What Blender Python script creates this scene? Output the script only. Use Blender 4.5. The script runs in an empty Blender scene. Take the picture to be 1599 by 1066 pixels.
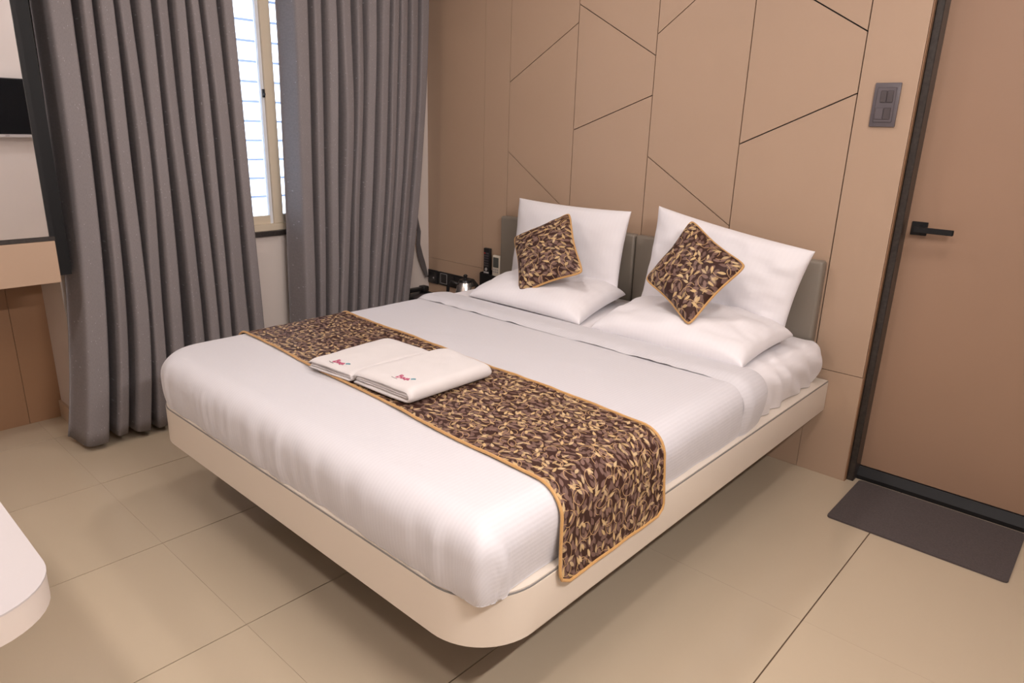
import bpy, bmesh, math, random
from mathutils import Vector, Matrix, noise
random.seed(7)
SC = bpy.context.scene
COL = SC.collection
PI = math.pi

# ------------------------------------------------------------------ camera
cd = bpy.data.cameras.new('camera')
cam = bpy.data.objects.new('camera', cd); COL.objects.link(cam)
cd.sensor_width = 36.0; cd.lens = 1085.377 / 1599.0 * 36.0
cd.clip_start = 0.05
_r = Vector((0.73859615, 0.67355233, 0.02833708))
_u = Vector((-0.21945632, 0.20047928, 0.95480206))
_f = Vector((-0.63742816, 0.71143188, -0.29588854))
m = Matrix.Identity(4)
for i in range(3):
    m[i][0] = _r[i]; m[i][1] = _u[i]; m[i][2] = -_f[i]
m[0][3], m[1][3], m[2][3] = 3.5509, -3.0172, 1.4413
cam.matrix_world = m
SC.camera = cam

# ------------------------------------------------------------------ world / exposure
w = bpy.data.worlds.new('sky'); SC.world = w; w.use_nodes = True
bg = w.node_tree.nodes['Background']
bg.inputs[0].default_value = (0.82, 0.89, 1.0, 1); bg.inputs[1].default_value = 5.5
vs = SC.view_settings
vs.view_transform = 'Standard'; vs.look = 'None'; vs.gamma = 1.0
vs.use_curve_mapping = False; vs.exposure = -0.12

LAMP_COL = (1.0, 0.905, 0.865)
# x, y, power, label  (recessed lamps in the ceiling)
DOWNLIGHTS = [
    (1.45, -1.05, 10, 'round ceiling downlight over the window side of the bed'),
    (3.35, -0.95, 9, 'round ceiling downlight in front of the tan door'),
    (1.55, -3.45, 20, 'round ceiling downlight over the white table'),
    (3.30, -3.45, 7, 'round ceiling downlight in the corner behind the camera')]
FILL_TUBE = (-2.65, -1.68, 2.12, 44)   # y0, y1, z, power: unseen tube-shaped fill lamp added on the television wall
FILL_PANEL = (2.85, -2.60, 4)      # unseen round fill panel added on the ceiling to soften shadows
# daylight portal in the window opening (guides sky sampling, emits nothing itself)
pl_ = bpy.data.lights.new('window_portal', 'AREA'); pl_.shape = 'RECTANGLE'
pl_.size = 1.2; pl_.size_y = 1.38; pl_.cycles.is_portal = True
po = bpy.data.objects.new('window_portal', pl_); COL.objects.link(po)
po.location = (-0.13, -1.1, 1.56); po.rotation_euler = (0, -PI/2, 0)

# ------------------------------------------------------------------ helpers
def tag(o, label=None, cat=None, group=None, kind=None):
    if label: o['label'] = label
    if cat: o['category'] = cat
    if group: o['group'] = group
    if kind: o['kind'] = kind
    return o

def link(name, me, mat=None, parent=None, smooth=False):
    o = bpy.data.objects.new(name, me); COL.objects.link(o)
    if mat is not None and not me.materials: me.materials.append(mat)
    if parent is not None: o.parent = parent
    if smooth:
        for p in me.polygons: p.use_smooth = True
    return o

def empty(name, loc=(0, 0, 0)):
    o = bpy.data.objects.new(name, None); COL.objects.link(o)
    o.location = loc; o.empty_display_size = 0.1
    return o

def localise(o, parent):
    """geometry is written in world metres: cancel the parent's offset"""
    o.parent = parent
    off = Vector((0, 0, 0)); p = parent
    while p is not None:
        off += p.location; p = p.parent
    o.location = -off
    return o

class MB:
    def __init__(s): s.bm = bmesh.new()
    def box(s, x0, x1, y0, y1, z0, z1):
        r = bmesh.ops.create_cube(s.bm, size=1.0)
        for v in r['verts']:
            v.co = Vector(((x0+x1)/2 + v.co.x*(x1-x0), (y0+y1)/2 + v.co.y*(y1-y0), (z0+z1)/2 + v.co.z*(z1-z0)))
        return r['verts']
    def bevel(s, w, seg=2):
        bmesh.ops.bevel(s.bm, geom=list(s.bm.edges), offset=w, segments=seg, affect='EDGES', profile=0.5)
        return s
    def prism(s, pts, axis, a, b):
        """pts 2-D polygon; extruded along axis from a to b"""
        def mk(p, t):
            if axis == 'y': return (p[0], t, p[1])
            if axis == 'x': return (t, p[0], p[1])
            return (p[0], p[1], t)
        va = [s.bm.verts.new(mk(p, a)) for p in pts]; vb = [s.bm.verts.new(mk(p, b)) for p in pts]
        n = len(pts)
        s.bm.faces.new(va); s.bm.faces.new(vb[::-1])
        for i in range(n):
            s.bm.faces.new([va[i], vb[i], vb[(i+1) % n], va[(i+1) % n]])
        return s
    def lathe(s, prof, cx, cy, n=32):
        rings = []
        for r, z in prof:
            rings.append([s.bm.verts.new((cx+r*math.cos(2*PI*i/n), cy+r*math.sin(2*PI*i/n), z)) for i in range(n)])
        for a, b in zip(rings, rings[1:]):
            for i in range(n): s.bm.faces.new([a[i], a[(i+1) % n], b[(i+1) % n], b[i]])
        s.bm.faces.new(rings[0][::-1]); s.bm.faces.new(rings[-1])
        return s
    def tube(s, pts, r, n=8, closed=False):
        pts = [Vector(p) for p in pts]; N = len(pts); rings = []
        up = None
        for i, p in enumerate(pts):
            if closed: t = pts[(i+1) % N] - pts[i-1]
            else: t = pts[min(i+1, N-1)] - pts[max(i-1, 0)]
            t.normalize()
            if up is None: up = t.orthogonal().normalized()
            up = (up - t*up.dot(t)); up.normalize()
            q = t.cross(up)
            rings.append([s.bm.verts.new(p + (up*math.cos(2*PI*k/n) + q*math.sin(2*PI*k/n))*r) for k in range(n)])
        for i in range(N if closed else N-1):
            a, b = rings[i], rings[(i+1) % N]
            for k in range(n): s.bm.faces.new([a[k], a[(k+1) % n], b[(k+1) % n], b[k]])
        if not closed:
            s.bm.faces.new(rings[0][::-1]); s.bm.faces.new(rings[-1])
        return s
    def mesh(s, name):
        bmesh.ops.recalc_face_normals(s.bm, faces=list(s.bm.faces))
        me = bpy.data.meshes.new(name); s.bm.to_mesh(me); s.bm.free(); return me
    def build(s, name, mat, parent=None, smooth=False):
        me = s.mesh(name); o = link(name, me, mat, None, False)
        if smooth:
            for p in me.polygons: p.use_smooth = True
            try: me.set_sharp_from_angle(angle=math.radians(40))
            except Exception: pass
        if parent is not None: localise(o, parent)
        return o

def rrect(x0, x1, y0, y1, r, n=8):
    """rounded rectangle; r = (bl, br, tr, tl)"""
    out = []
    for (cx, cy, a0, rr) in ((x0, y0, PI, r[0]), (x1, y0, 1.5*PI, r[1]), (x1, y1, 0, r[2]), (x0, y1, .5*PI, r[3])):
        if rr <= 1e-4: out.append((cx, cy)); continue
        ox = cx + rr if cx == x0 else cx - rr
        oy = cy + rr if cy == y0 else cy - rr
        for k in range(n+1):
            a = a0 + .5*PI*k/n
            out.append((ox + rr*math.cos(a), oy + rr*math.sin(a)))
    return out

def grid(name, nu, nv, fn, mat, parent=None, uv=None, smooth=True):
    """fn(u,v)->co with u,v in 0..1 ; uv(u,v)->(U,V) metres"""
    vs_ = [fn(i/nu, j/nv) for j in range(nv+1) for i in range(nu+1)]
    W = nu+1
    fs = [(j*W+i, j*W+i+1, (j+1)*W+i+1, (j+1)*W+i) for j in range(nv) for i in range(nu)]
    me = bpy.data.meshes.new(name); me.from_pydata([tuple(v) for v in vs_], [], fs); me.update()
    if uv:
        l = me.uv_layers.new(name='uv')
        uvs = [uv(i/nu, j/nv) for j in range(nv+1) for i in range(nu+1)]
        for lp in me.loops: l.data[lp.index].uv = uvs[lp.vertex_index]
    o = link(name, me, mat, None, smooth)
    if parent is not None: localise(o, parent)
    return o

def sstep(a, b, x):
    t = min(1, max(0, (x-a)/(b-a))); return t*t*(3-2*t)
def nz(x, y, z=0.0): return noise.noise(Vector((x, y, z)))

# ------------------------------------------------------------------ materials
class NT:
    def __init__(s, name):
        s.m = bpy.data.materials.new(name); s.m.use_nodes = True
        s.t = s.m.node_tree; s.b = s.t.nodes['Principled BSDF']
    def n(s, typ, **kw):
        nd = s.t.nodes.new(typ)
        for k, v in kw.items(): setattr(nd, k, v)
        return nd
    def l(s, a, b): s.t.links.new(a, b)
    def set(s, nd, i, v):
        if hasattr(v, 'links') or isinstance(v, bpy.types.NodeSocket): s.l(v, nd.inputs[i])
        else: nd.inputs[i].default_value = v
    def math(s, op, a, b=None, c=None):
        nd = s.n('ShaderNodeMath', operation=op)
        s.set(nd, 0, a)
        if b is not None: s.set(nd, 1, b)
        if c is not None: s.set(nd, 2, c)
        return nd.outputs[0]
    def mix(s, f, a, b):
        nd = s.n('ShaderNodeMix', data_type='RGBA')
        s.set(nd, 0, f); s.set(nd, 6, a); s.set(nd, 7, b)
        return nd.outputs[2]

def c4(c): return (c[0], c[1], c[2], 1.0)
def simple(name, col, rough=0.5, metal=0.0, spec=0.5, nscale=None, namp=0.06, bump=0.0, bscale=None, sheen=0.0):
    t = NT(name); b = t.b
    b.inputs['Base Color'].default_value = c4(col); b.inputs['Roughness'].default_value = rough
    b.inputs['Metallic'].default_value = metal; b.inputs['Specular IOR Level'].default_value = spec
    if sheen: b.inputs['Sheen Weight'].default_value = sheen
    tc = t.n('ShaderNodeTexCoord')
    if nscale:
        no = t.n('ShaderNodeTexNoise'); no.inputs['Scale'].default_value = nscale; no.inputs['Detail'].default_value = 4
        t.l(tc.outputs['Object'], no.inputs['Vector'])
        lo = c4([x*(1-namp) for x in col]); hi = c4([min(1, x*(1+namp)) for x in col])
        t.l(t.mix(no.outputs[0], lo, hi), b.inputs['Base Color'])
    if bump:
        nb = t.n('ShaderNodeTexNoise'); nb.inputs['Scale'].default_value = bscale or 200; nb.inputs['Detail'].default_value = 3
        t.l(tc.outputs['Object'], nb.inputs['Vector'])
        bp = t.n('ShaderNodeBump'); bp.inputs['Strength'].default_value = bump; bp.inputs['Distance'].default_value = 0.002
        t.l(nb.outputs[0], bp.inputs['Height']); t.l(bp.outputs[0], b.inputs['Normal'])
    return t.m

TAN = (0.435, 0.305, 0.215)
M = {}
M['tan'] = simple('tan_laminate', TAN, 0.42, nscale=3.0, namp=0.035, bump=0.05, bscale=350)
M['tan_door'] = simple('door_laminate', (0.335, 0.210, 0.140), 0.40, nscale=2.5, namp=0.04, bump=0.05, bscale=300)
M['brown_shaded_tan'] = simple('brown_shaded_laminate', (0.29, 0.16, 0.085), 0.42, nscale=3.0, namp=0.05)  # tan with niche shade put into its colour; real brown on the door edge
M['joint'] = simple('black_joint', (0.012, 0.010, 0.009), 0.7)
M['wall'] = simple('cream_paint', (0.66, 0.585, 0.535), 0.75, nscale=6, namp=0.03, bump=0.08, bscale=120)
M['wall_white'] = simple('white_paint', (0.72, 0.68, 0.665), 0.75, nscale=6, namp=0.02, bump=0.08, bscale=120)
M['ceiling'] = simple('ceiling_paint', (0.80, 0.76, 0.72), 0.8)
M['tile'] = simple('polished_tile', (0.52, 0.43, 0.315), 0.16, spec=0.45, nscale=1.6, namp=0.05)
M['grout'] = simple('grout', (0.10, 0.06, 0.035), 0.9)
M['skirt'] = simple('skirting', (0.55, 0.42, 0.30), 0.35)
M['granite'] = simple('black_granite', (0.030, 0.024, 0.021), 0.32, nscale=90, namp=0.9)
M['black'] = simple('black_plastic', (0.012, 0.012, 0.013), 0.35)
M['black_matte'] = simple('black_metal', (0.010, 0.010, 0.011), 0.5, spec=0.25)
M['switch'] = simple('grey_plastic', (0.105, 0.090, 0.100), 0.38)
M['switch_dark'] = simple('dark_grey_plastic', (0.070, 0.058, 0.062), 0.32)
M['socket'] = simple('black_module', (0.022, 0.020, 0.020), 0.3)
M['bed'] = simple('cream_laminate', (0.70, 0.62, 0.53), 0.34, nscale=3, namp=0.02)
M['band'] = simple('grey_edge_band', (0.20, 0.19, 0.18), 0.4)
M['plinth'] = simple('plinth', (0.060, 0.042, 0.032), 0.6)
M['pad'] = simple('grey_leatherette', (0.215, 0.185, 0.150), 0.45, nscale=5, namp=0.04, bump=0.12, bscale=500)
M['mat'] = simple('grey_carpet', (0.082, 0.066, 0.064), 0.95, nscale=160, namp=0.35, bump=0.8, bscale=420)
M['steel'] = simple('brushed_steel', (0.72, 0.70, 0.68), 0.25, metal=1.0)
M['cream_frame'] = simple('cream_frame', (0.66, 0.56, 0.42), 0.4)
M['white_alu'] = simple('white_aluminium', (0.75, 0.77, 0.80), 0.4)
M['gold'] = simple('gold_piping', (0.52, 0.29, 0.10), 0.55, nscale=300, namp=0.2, sheen=0.2)
M['white_table'] = simple('white_laminate', (0.50, 0.465, 0.465), 0.3)
M['table_edge'] = simple('white_edge', (0.62, 0.55, 0.50), 0.4)
M['cream_plastic'] = simple('cream_plastic', (0.72, 0.66, 0.55), 0.4)
M['lcd'] = simple('lcd', (0.10, 0.105, 0.095), 0.2)
M['grey_btn'] = simple('button', (0.45, 0.43, 0.42), 0.5)
M['red_btn'] = simple('red_button', (0.5, 0.03, 0.03), 0.5)
M['screen'] = simple('tv_screen', (0.008, 0.009, 0.011), 0.12)
M['silver'] = simple('silver_bezel', (0.62, 0.60, 0.60), 0.35, metal=0.3)
M['pink'] = simple('pink_thread', (0.42, 0.09, 0.16), 0.7)
M['teal'] = simple('teal_thread', (0.10, 0.25, 0.30), 0.7)
M['grey_thread'] = simple('grey_thread', (0.30, 0.27, 0.27), 0.7)
M['trim_white'] = simple('lamp_ring', (0.85, 0.85, 0.85), 0.4)

def mat_mirror():
    t = NT('mirror'); b = t.b
    b.inputs['Base Color'].default_value = (0.90, 0.89, 0.89, 1); b.inputs['Metallic'].default_value = 1
    b.inputs['Roughness'].default_value = 0.01
    return t.m
M['mirror'] = mat_mirror()

def mat_lamp():
    t = NT('lamp_lens'); b = t.b
    b.inputs['Emission Color'].default_value = c4(LAMP_COL); b.inputs['Emission Strength'].default_value = 6
    return t.m
M['lamp'] = mat_lamp()

def mat_glass():
    t = NT('window_glass'); out = t.t.nodes['Material Output']
    tr = t.n('ShaderNodeBsdfTransparent'); gl = t.n('ShaderNodeBsdfGlossy'); gl.inputs['Roughness'].default_value = 0.02
    tr.inputs[0].default_value = (0.96, 0.97, 0.98, 1)
    fr = t.n('ShaderNodeFresnel'); fr.inputs[0].default_value = 1.3
    mx = t.n('ShaderNodeMixShader'); t.l(fr.outputs[0], mx.inputs[0]); t.l(tr.outputs[0], mx.inputs[1]); t.l(gl.outputs[0], mx.inputs[2])
    t.l(mx.outputs[0], out.inputs[0]); return t.m
M['glass'] = mat_glass()
def mat_louvre():
    t = NT('louvre_glass'); out = t.t.nodes['Material Output']
    tr = t.n('ShaderNodeBsdfTransparent'); tr.inputs[0].default_value = (0.93, 0.95, 0.98, 1)
    tl = t.n('ShaderNodeBsdfTranslucent'); tl.inputs[0].default_value = (0.85, 0.88, 0.92, 1)
    mx = t.n('ShaderNodeMixShader'); mx.inputs[0].default_value = 0.35
    t.l(tr.outputs[0], mx.inputs[1]); t.l(tl.outputs[0], mx.inputs[2]); t.l(mx.outputs[0], out.inputs[0]); return t.m
M['louvre'] = mat_louvre()
def mat_edge():
    t = NT('louvre_edge'); out = t.t.nodes['Material Output']
    tl = t.n('ShaderNodeBsdfTranslucent'); tl.inputs[0].default_value = (0.50, 0.53, 0.60, 1)
    t.l(tl.outputs[0], out.inputs[0]); return t.m
M['louvre_edge'] = mat_edge()

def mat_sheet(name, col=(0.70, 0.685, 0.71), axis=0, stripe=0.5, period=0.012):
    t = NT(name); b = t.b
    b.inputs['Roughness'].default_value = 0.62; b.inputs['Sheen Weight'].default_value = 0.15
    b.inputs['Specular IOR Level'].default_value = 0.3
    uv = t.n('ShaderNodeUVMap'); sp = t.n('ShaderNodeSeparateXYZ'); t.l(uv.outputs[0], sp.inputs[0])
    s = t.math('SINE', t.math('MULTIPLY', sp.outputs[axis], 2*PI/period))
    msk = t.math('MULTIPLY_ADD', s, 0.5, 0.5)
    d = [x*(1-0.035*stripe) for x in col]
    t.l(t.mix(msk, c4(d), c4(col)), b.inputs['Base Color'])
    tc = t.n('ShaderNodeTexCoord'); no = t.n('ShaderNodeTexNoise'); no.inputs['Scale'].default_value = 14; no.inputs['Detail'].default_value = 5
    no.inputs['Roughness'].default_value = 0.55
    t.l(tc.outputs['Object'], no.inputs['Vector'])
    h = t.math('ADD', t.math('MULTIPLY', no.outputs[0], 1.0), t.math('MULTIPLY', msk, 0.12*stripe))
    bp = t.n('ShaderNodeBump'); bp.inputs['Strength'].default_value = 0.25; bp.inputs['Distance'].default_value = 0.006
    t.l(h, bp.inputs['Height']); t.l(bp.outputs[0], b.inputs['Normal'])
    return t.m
M['sheet'] = mat_sheet('striped_white_cotton', (0.625, 0.612, 0.64), axis=0, stripe=1.0)  # duvet linen toned darker than the pillow linen to offset light from above
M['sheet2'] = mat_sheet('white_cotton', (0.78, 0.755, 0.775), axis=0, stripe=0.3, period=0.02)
M['towel'] = simple('white_terry', (0.70, 0.66, 0.65), 0.95, nscale=30, namp=0.03, bump=0.9, bscale=650, sheen=0.3)

def mat_curtain():
    t = NT('grey_curtain_fabric'); b = t.b
    uv = t.n('ShaderNodeUVMap')
    mp = t.n('ShaderNodeMapping'); mp.inputs['Scale'].default_value = (260, 90, 1); t.l(uv.outputs[0], mp.inputs[0])
    no = t.n('ShaderNodeTexNoise'); no.inputs['Scale'].default_value = 1.0; no.inputs['Detail'].default_value = 3; t.l(mp.outputs[0], no.inputs['Vector'])
    mp2 = t.n('ShaderNodeMapping'); mp2.inputs['Scale'].default_value = (60, 900, 1); t.l(uv.outputs[0], mp2.inputs[0])
    n2 = t.n('ShaderNodeTexNoise'); n2.inputs['Scale'].default_value = 1.0; n2.inputs['Detail'].default_value = 2; t.l(mp2.outputs[0], n2.inputs['Vector'])
    f = t.math('MULTIPLY_ADD', n2.outputs[0], 0.5, t.math('MULTIPLY', no.outputs[0], 0.5))
    col = t.mix(f, (0.125, 0.112, 0.114, 1), (0.285, 0.258, 0.262, 1))
    # sparse glints painted into the cloth colour as pale specks
    mp3 = t.n('ShaderNodeMapping'); mp3.inputs['Scale'].default_value = (190, 130, 1); t.l(uv.outputs[0], mp3.inputs[0])
    vo = t.n('ShaderNodeTexVoronoi', voronoi_dimensions='2D'); vo.inputs['Scale'].default_value = 1.0; t.l(mp3.outputs[0], vo.inputs['Vector'])
    sx = t.n('ShaderNodeSeparateColor'); t.l(vo.outputs['Color'], sx.inputs[0])
    gl = t.math('MULTIPLY', t.math('GREATER_THAN', sx.outputs[0], 0.990), t.math('LESS_THAN', vo.outputs['Distance'], 0.35))
    col = t.mix(t.math('MULTIPLY', gl, 0.30), col, (0.75, 0.75, 0.78, 1))
    t.l(col, b.inputs['Base Color'])
    b.inputs['Roughness'].default_value = 0.7; b.inputs['Sheen Weight'].default_value = 0.03; b.inputs['Sheen Roughness'].default_value = 0.5
    b.inputs['Specular IOR Level'].default_value = 0.35
    bp = t.n('ShaderNodeBump'); bp.inputs['Strength'].default_value = 0.3; bp.inputs['Distance'].default_value = 0.001
    t.l(f, bp.inputs['Height']); t.l(bp.outputs[0], b.inputs['Normal'])
    return t.m
M['curtain'] = mat_curtain()
M['strap'] = simple('grey_strap', (0.11, 0.095, 0.095), 0.6, nscale=200, namp=0.2, sheen=0.2)

def mat_leaf(name, s=1.0):
    """brown damask with gold and mauve leaves on curling vines; UV in metres"""
    t = NT(name); b = t.b
    uv = t.n('ShaderNodeUVMap').outputs[0]
    ground = (0.042, 0.016, 0.011, 1)
    def vor(scale, off, rnd):
        mp = t.n('ShaderNodeMapping'); mp.inputs['Location'].default_value = (off, off*0.7, 0); t.l(uv, mp.inputs[0])
        vo = t.n('ShaderNodeTexVoronoi', voronoi_dimensions='2D', feature='F1')
        vo.inputs['Scale'].default_value = scale; vo.inputs['Randomness'].default_value = rnd
        t.l(mp.outputs[0], vo.inputs['Vector'])
        df = t.n('ShaderNodeVectorMath', operation='SUBTRACT'); t.l(mp.outputs[0], df.inputs[0]); t.l(vo.outputs['Position'], df.inputs[1])
        sc = t.n('ShaderNodeSeparateColor'); t.l(vo.outputs['Color'], sc.inputs[0])
        return df.outputs[0], sc.outputs
    def rot(vec, ang):
        vr = t.n('ShaderNodeVectorRotate', rotation_type='Z_AXIS'); t.l(vec, vr.inputs['Vector']); t.l(ang, vr.inputs['Angle'])
        sp = t.n('ShaderNodeSeparateXYZ'); t.l(vr.outputs[0], sp.inputs[0]); return sp.outputs[0], sp.outputs[1]
    def leaf(scale, off, L, W, spread, base, rnd=0.8, keep=0.0):
        d, c = vor(scale, off, rnd)
        x, y = rot(d, t.math('MULTIPLY_ADD', c[0], spread, base - spread/2))
        a = t.math('DIVIDE', x, L); bb = t.math('ABSOLUTE', t.math('DIVIDE', y, W))
        lens = t.math('MULTIPLY', t.math('SUBTRACT', 1.0, t.math('MULTIPLY', a, a)), t.math('MULTIPLY_ADD', a, 0.45, 1.0))
        mk = t.math('MULTIPLY', t.math('SUBTRACT', lens, bb), 5.0)
        mk = t.math('MINIMUM', 1.0, t.math('MAXIMUM', 0.0, mk))
        mk = t.math('MULTIPLY', mk, t.math('LESS_THAN', t.math('ABSOLUTE', a), 1.0))
        if keep: mk = t.math('MULTIPLY', mk, t.math('GREATER_THAN', c[1], keep))
        return mk, c[2]
    def vine(scale, off, R, wd, keep=0.15):
        d, c = vor(scale, off, 0.6)
        x, y = rot(d, t.math('MULTIPLY', c[0], 6.283))
        rr = t.math('SQRT', t.math('ADD', t.math('MULTIPLY', x, x), t.math('MULTIPLY', y, y)))
        e = t.math('SUBTRACT', wd, t.math('ABSOLUTE', t.math('SUBTRACT', rr, R)))
        mk = t.math('MINIMUM', 1.0, t.math('MAXIMUM', 0.0, t.math('MULTIPLY', e, 2500.0)))
        mk = t.math('MULTIPLY', mk, t.math('GREATER_THAN', y, -R*0.25))
        return t.math('MULTIPLY', mk, t.math('GREATER_THAN', c[1], keep))
    col = ground
    mv, r1 = leaf(42/s, 0.13, 0.0145*s, 0.0062*s, 2.0, 0.2)
    col = t.mix(t.math('MULTIPLY', mv, t.math('MULTIPLY_ADD', r1, 0.4, 0.55)), col, (0.215, 0.130, 0.105, 1))
    mv2, r2 = leaf(40/s, 3.71, 0.0140*s, 0.0055*s, 1.6, -0.2, keep=0.35)
    col = t.mix(t.math('MULTIPLY', mv2, t.math('MULTIPLY_ADD', r2, 0.4, 0.45)), col, (0.190, 0.120, 0.098, 1))
    for (sc_, of, R) in ((13, 1.37, 0.026), (11, 5.11, 0.032), (17, 8.23, 0.020)):
        col = t.mix(t.math('MULTIPLY', vine(sc_/s, of, R*s, 0.0011*s), 0.85), col, (0.50, 0.32, 0.155, 1))
    g, r3 = leaf(37/s, 7.77, 0.0145*s, 0.0046*s, 2.2, 0.3, keep=0.46)
    col = t.mix(t.math('MULTIPLY', g, t.math('MULTIPLY_ADD', r3, 0.45, 0.5)), col, (0.60, 0.42, 0.205, 1))
    g2, r4 = leaf(30/s, 11.3, 0.0135*s, 0.0048*s, 3.0, 0.6, keep=0.62)
    col = t.mix(t.math('MULTIPLY', g2, t.math('MULTIPLY_ADD', r4, 0.4, 0.5)), col, (0.62, 0.46, 0.26, 1))
    t.l(col, b.inputs['Base Color'])
    b.inputs['Roughness'].default_value = 0.55; b.inputs['Sheen Weight'].default_value = 0.0; b.inputs['Specular IOR Level'].default_value = 0.25
    rl = t.math('MAXIMUM', g, t.math('MAXIMUM', mv, g2))
    bp = t.n('ShaderNodeBump'); bp.inputs['Strength'].default_value = 0.3; bp.inputs['Distance'].default_value = 0.001
    t.l(rl, bp.inputs['Height']); t.l(bp.outputs[0], b.inputs['Normal'])
    return t.m
M['leaf'] = mat_leaf('leaf_brocade')
M['leaf_cushion'] = mat_leaf('leaf_brocade_cushion', 1.25)

# ------------------------------------------------------------------ room shell
XL, XR, YF, ZC = 0.083, 4.06, -4.30, 2.70     # window wall, TV wall, front wall, ceiling
XN, YN = -0.24, -2.13                        # niche back, niche return
YD = 0.10                                    # door leaf plane

floor = MB(); floor.box(XN-0.1, XR+0.1, YF-0.1, YD+0.14, -0.10, -0.0035)
floor = floor.build('floor', M['grout'])
tag(floor, 'beige polished tile floor with thin dark joints', 'floor', kind='structure')
tile_cache = {}
def tile_mesh(w_, h_):
    k = (round(w_, 4), round(h_, 4))
    if k not in tile_cache:
        b_ = MB(); b_.box(0, k[0], 0, k[1], -0.009, 0.0); tile_cache[k] = b_.mesh('tile'); tile_cache[k].materials.append(M['tile'])
    return tile_cache[k]
xs = [0.6298 - 0.6*2 + 0.6*i for i in range(9)]
ys = [-2.2446 - 2.4 + 1.2*i for i in range(5)]
for i in range(len(xs)-1):
    for j in range(len(ys)-1):
        x0, x1 = max(xs[i]+.0021, XN), min(xs[i+1]-.0021, XR)
        y0, y1 = max(ys[j]+.0003, YF), min(ys[j+1]-.0003, YD+0.13)
        if x1-x0 < .02 or y1-y0 < .02: continue
        o = link('tile', tile_mesh(x1-x0, y1-y0), None, floor); o.location = (x0, y0, 0)

b = MB(); b.box(XN-0.1, XR+0.1, YF-0.1, YD+0.14, ZC, ZC+0.1)
tag(b.build('ceiling', M['ceiling']), 'plain off-white ceiling', 'ceiling', kind='structure')

# window wall with its opening
WY0, WY1, WZ0, WZ1 = -1.72, -0.48, 0.868, 2.26
b = MB()
b.box(XN-0.1, XL, YN, WY0, 0, ZC); b.box(XN-0.1, XL, WY1, 0.30, 0, ZC)
b.box(XN-0.1, XL, WY0, WY1, 0, WZ0); b.box(XN-0.1, XL, WY0, WY1, WZ1, ZC)
tag(b.build('wall_left', M['wall']), 'cream painted wall around the window behind the curtains', 'wall', kind='structure')
b = MB(); b.box(XN-0.1, XN, YF, YN, 0, ZC)
wn = tag(b.build('wall_niche', M['joint']), 'tan panelled back of the niche below the mirror console, coloured dark as shaded', 'wall', kind='structure')
for (y0, y1) in ((YF, -3.471), (-3.47, -2.873), (-2.872, -2.2745), (-2.2735, YN)):
    b = MB(); b.box(XN, XN+0.012, y0+.0004, y1-.0002, 0, ZC); localise(b.build('wall_panel', M['brown_shaded_tan']), wn)
b = MB(); b.box(XN+0.013, XL, YN-0.012, YN, 0, 0.085); b.box(XL, XL+0.010, YN-0.012, -0.36, 0, 0.085)
tag(b.build('baseboard_left', M['skirt']), 'low beige skirting along the window wall', 'baseboard', kind='structure')
b = MB(); b.box(XR, XR+0.1, YF-0.1, YD+0.14, 0, ZC)
tag(b.build('wall_right', M['wall_white']), 'white painted wall behind the television', 'wall', kind='structure')
b = MB(); b.box(XN-0.1, XR, YF-0.1, YF, 0, ZC)
tag(b.build('wall_front', M['wall']), 'cream painted wall behind the camera', 'wall', kind='structure')

# headboard wall: dark backing and separate tan panels with open joints
XE = 2.818
b = MB(); b.box(XL, XE, 0.012, 0.24, 0, ZC)
b.box(XE, XR, YD+0.045, 0.24, 0, ZC)
wb = tag(b.build('wall_back', M['joint']), 'tan laminate panelled wall with black angular joints behind the bed', 'wall', kind='structure')
S = [0.774 + 0.4591*i for i in range(5)]
def inset(poly, g):
    n = len(poly); cx = sum(p[0] for p in poly)/n; cy = sum(p[1] for p in poly)/n
    L = []
    for i in range(n):
        p, q = Vector(poly[i]), Vector(poly[(i+1) % n]); d = (q-p).normalized(); nn = Vector((-d.y, d.x))
        if nn.dot(Vector((cx, cy))-p) < 0: nn = -nn
        L.append((p+nn*g, d))
    out = []
    for i in range(n):
        p, d = L[i-1]; q, e = L[i]
        den = d.x*e.y - d.y*e.x
        tt = ((q.x-p.x)*e.y - (q.y-p.y)*e.x)/den
        out.append((p.x+d.x*tt, p.y+d.y*tt))
    return out
def panel(poly, g=0.0022):
    b_ = MB(); b_.prism(inset(poly, g), 'y', 0.012, 0.0)
    return b_.build('wall_panel', M['tan'], wb)
def column(x0, x1, cuts, zlo=0.0, g=0.0022):
    """cuts: list of (z at x0, z at x1)"""
    cs = [(zlo, zlo)] + cuts + [(ZC, ZC)]
    for q, ((a, b_), (c, d)) in enumerate(zip(cs, cs[1:])): panel([(x0, a), (x1, b_), (x1, d), (x0, c)], 0.0007 if q == 0 else g)
ZS = 0.478
column(XL, 0.581, [(0.5986, 0.5986)], g=0.0010)
column(0.581, S[0], [(ZS, ZS)], g=0.0012)
column(S[0], S[1], [(ZS, ZS), (1.303, 0.997), (1.672, 1.945)])
column(S[1], S[2], [(ZS, ZS), (1.430, 1.599), (2.029, 1.773)])
column(S[2], S[3], [(ZS, ZS), (1.320, 1.036), (1.864, 2.197)])
column(S[3], S[4], [(ZS, ZS), (1.393, 1.601), (2.087, 1.822)], g=0.0026)
column(S[4], XE, [(ZS, ZS)], g=0.0020)

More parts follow.
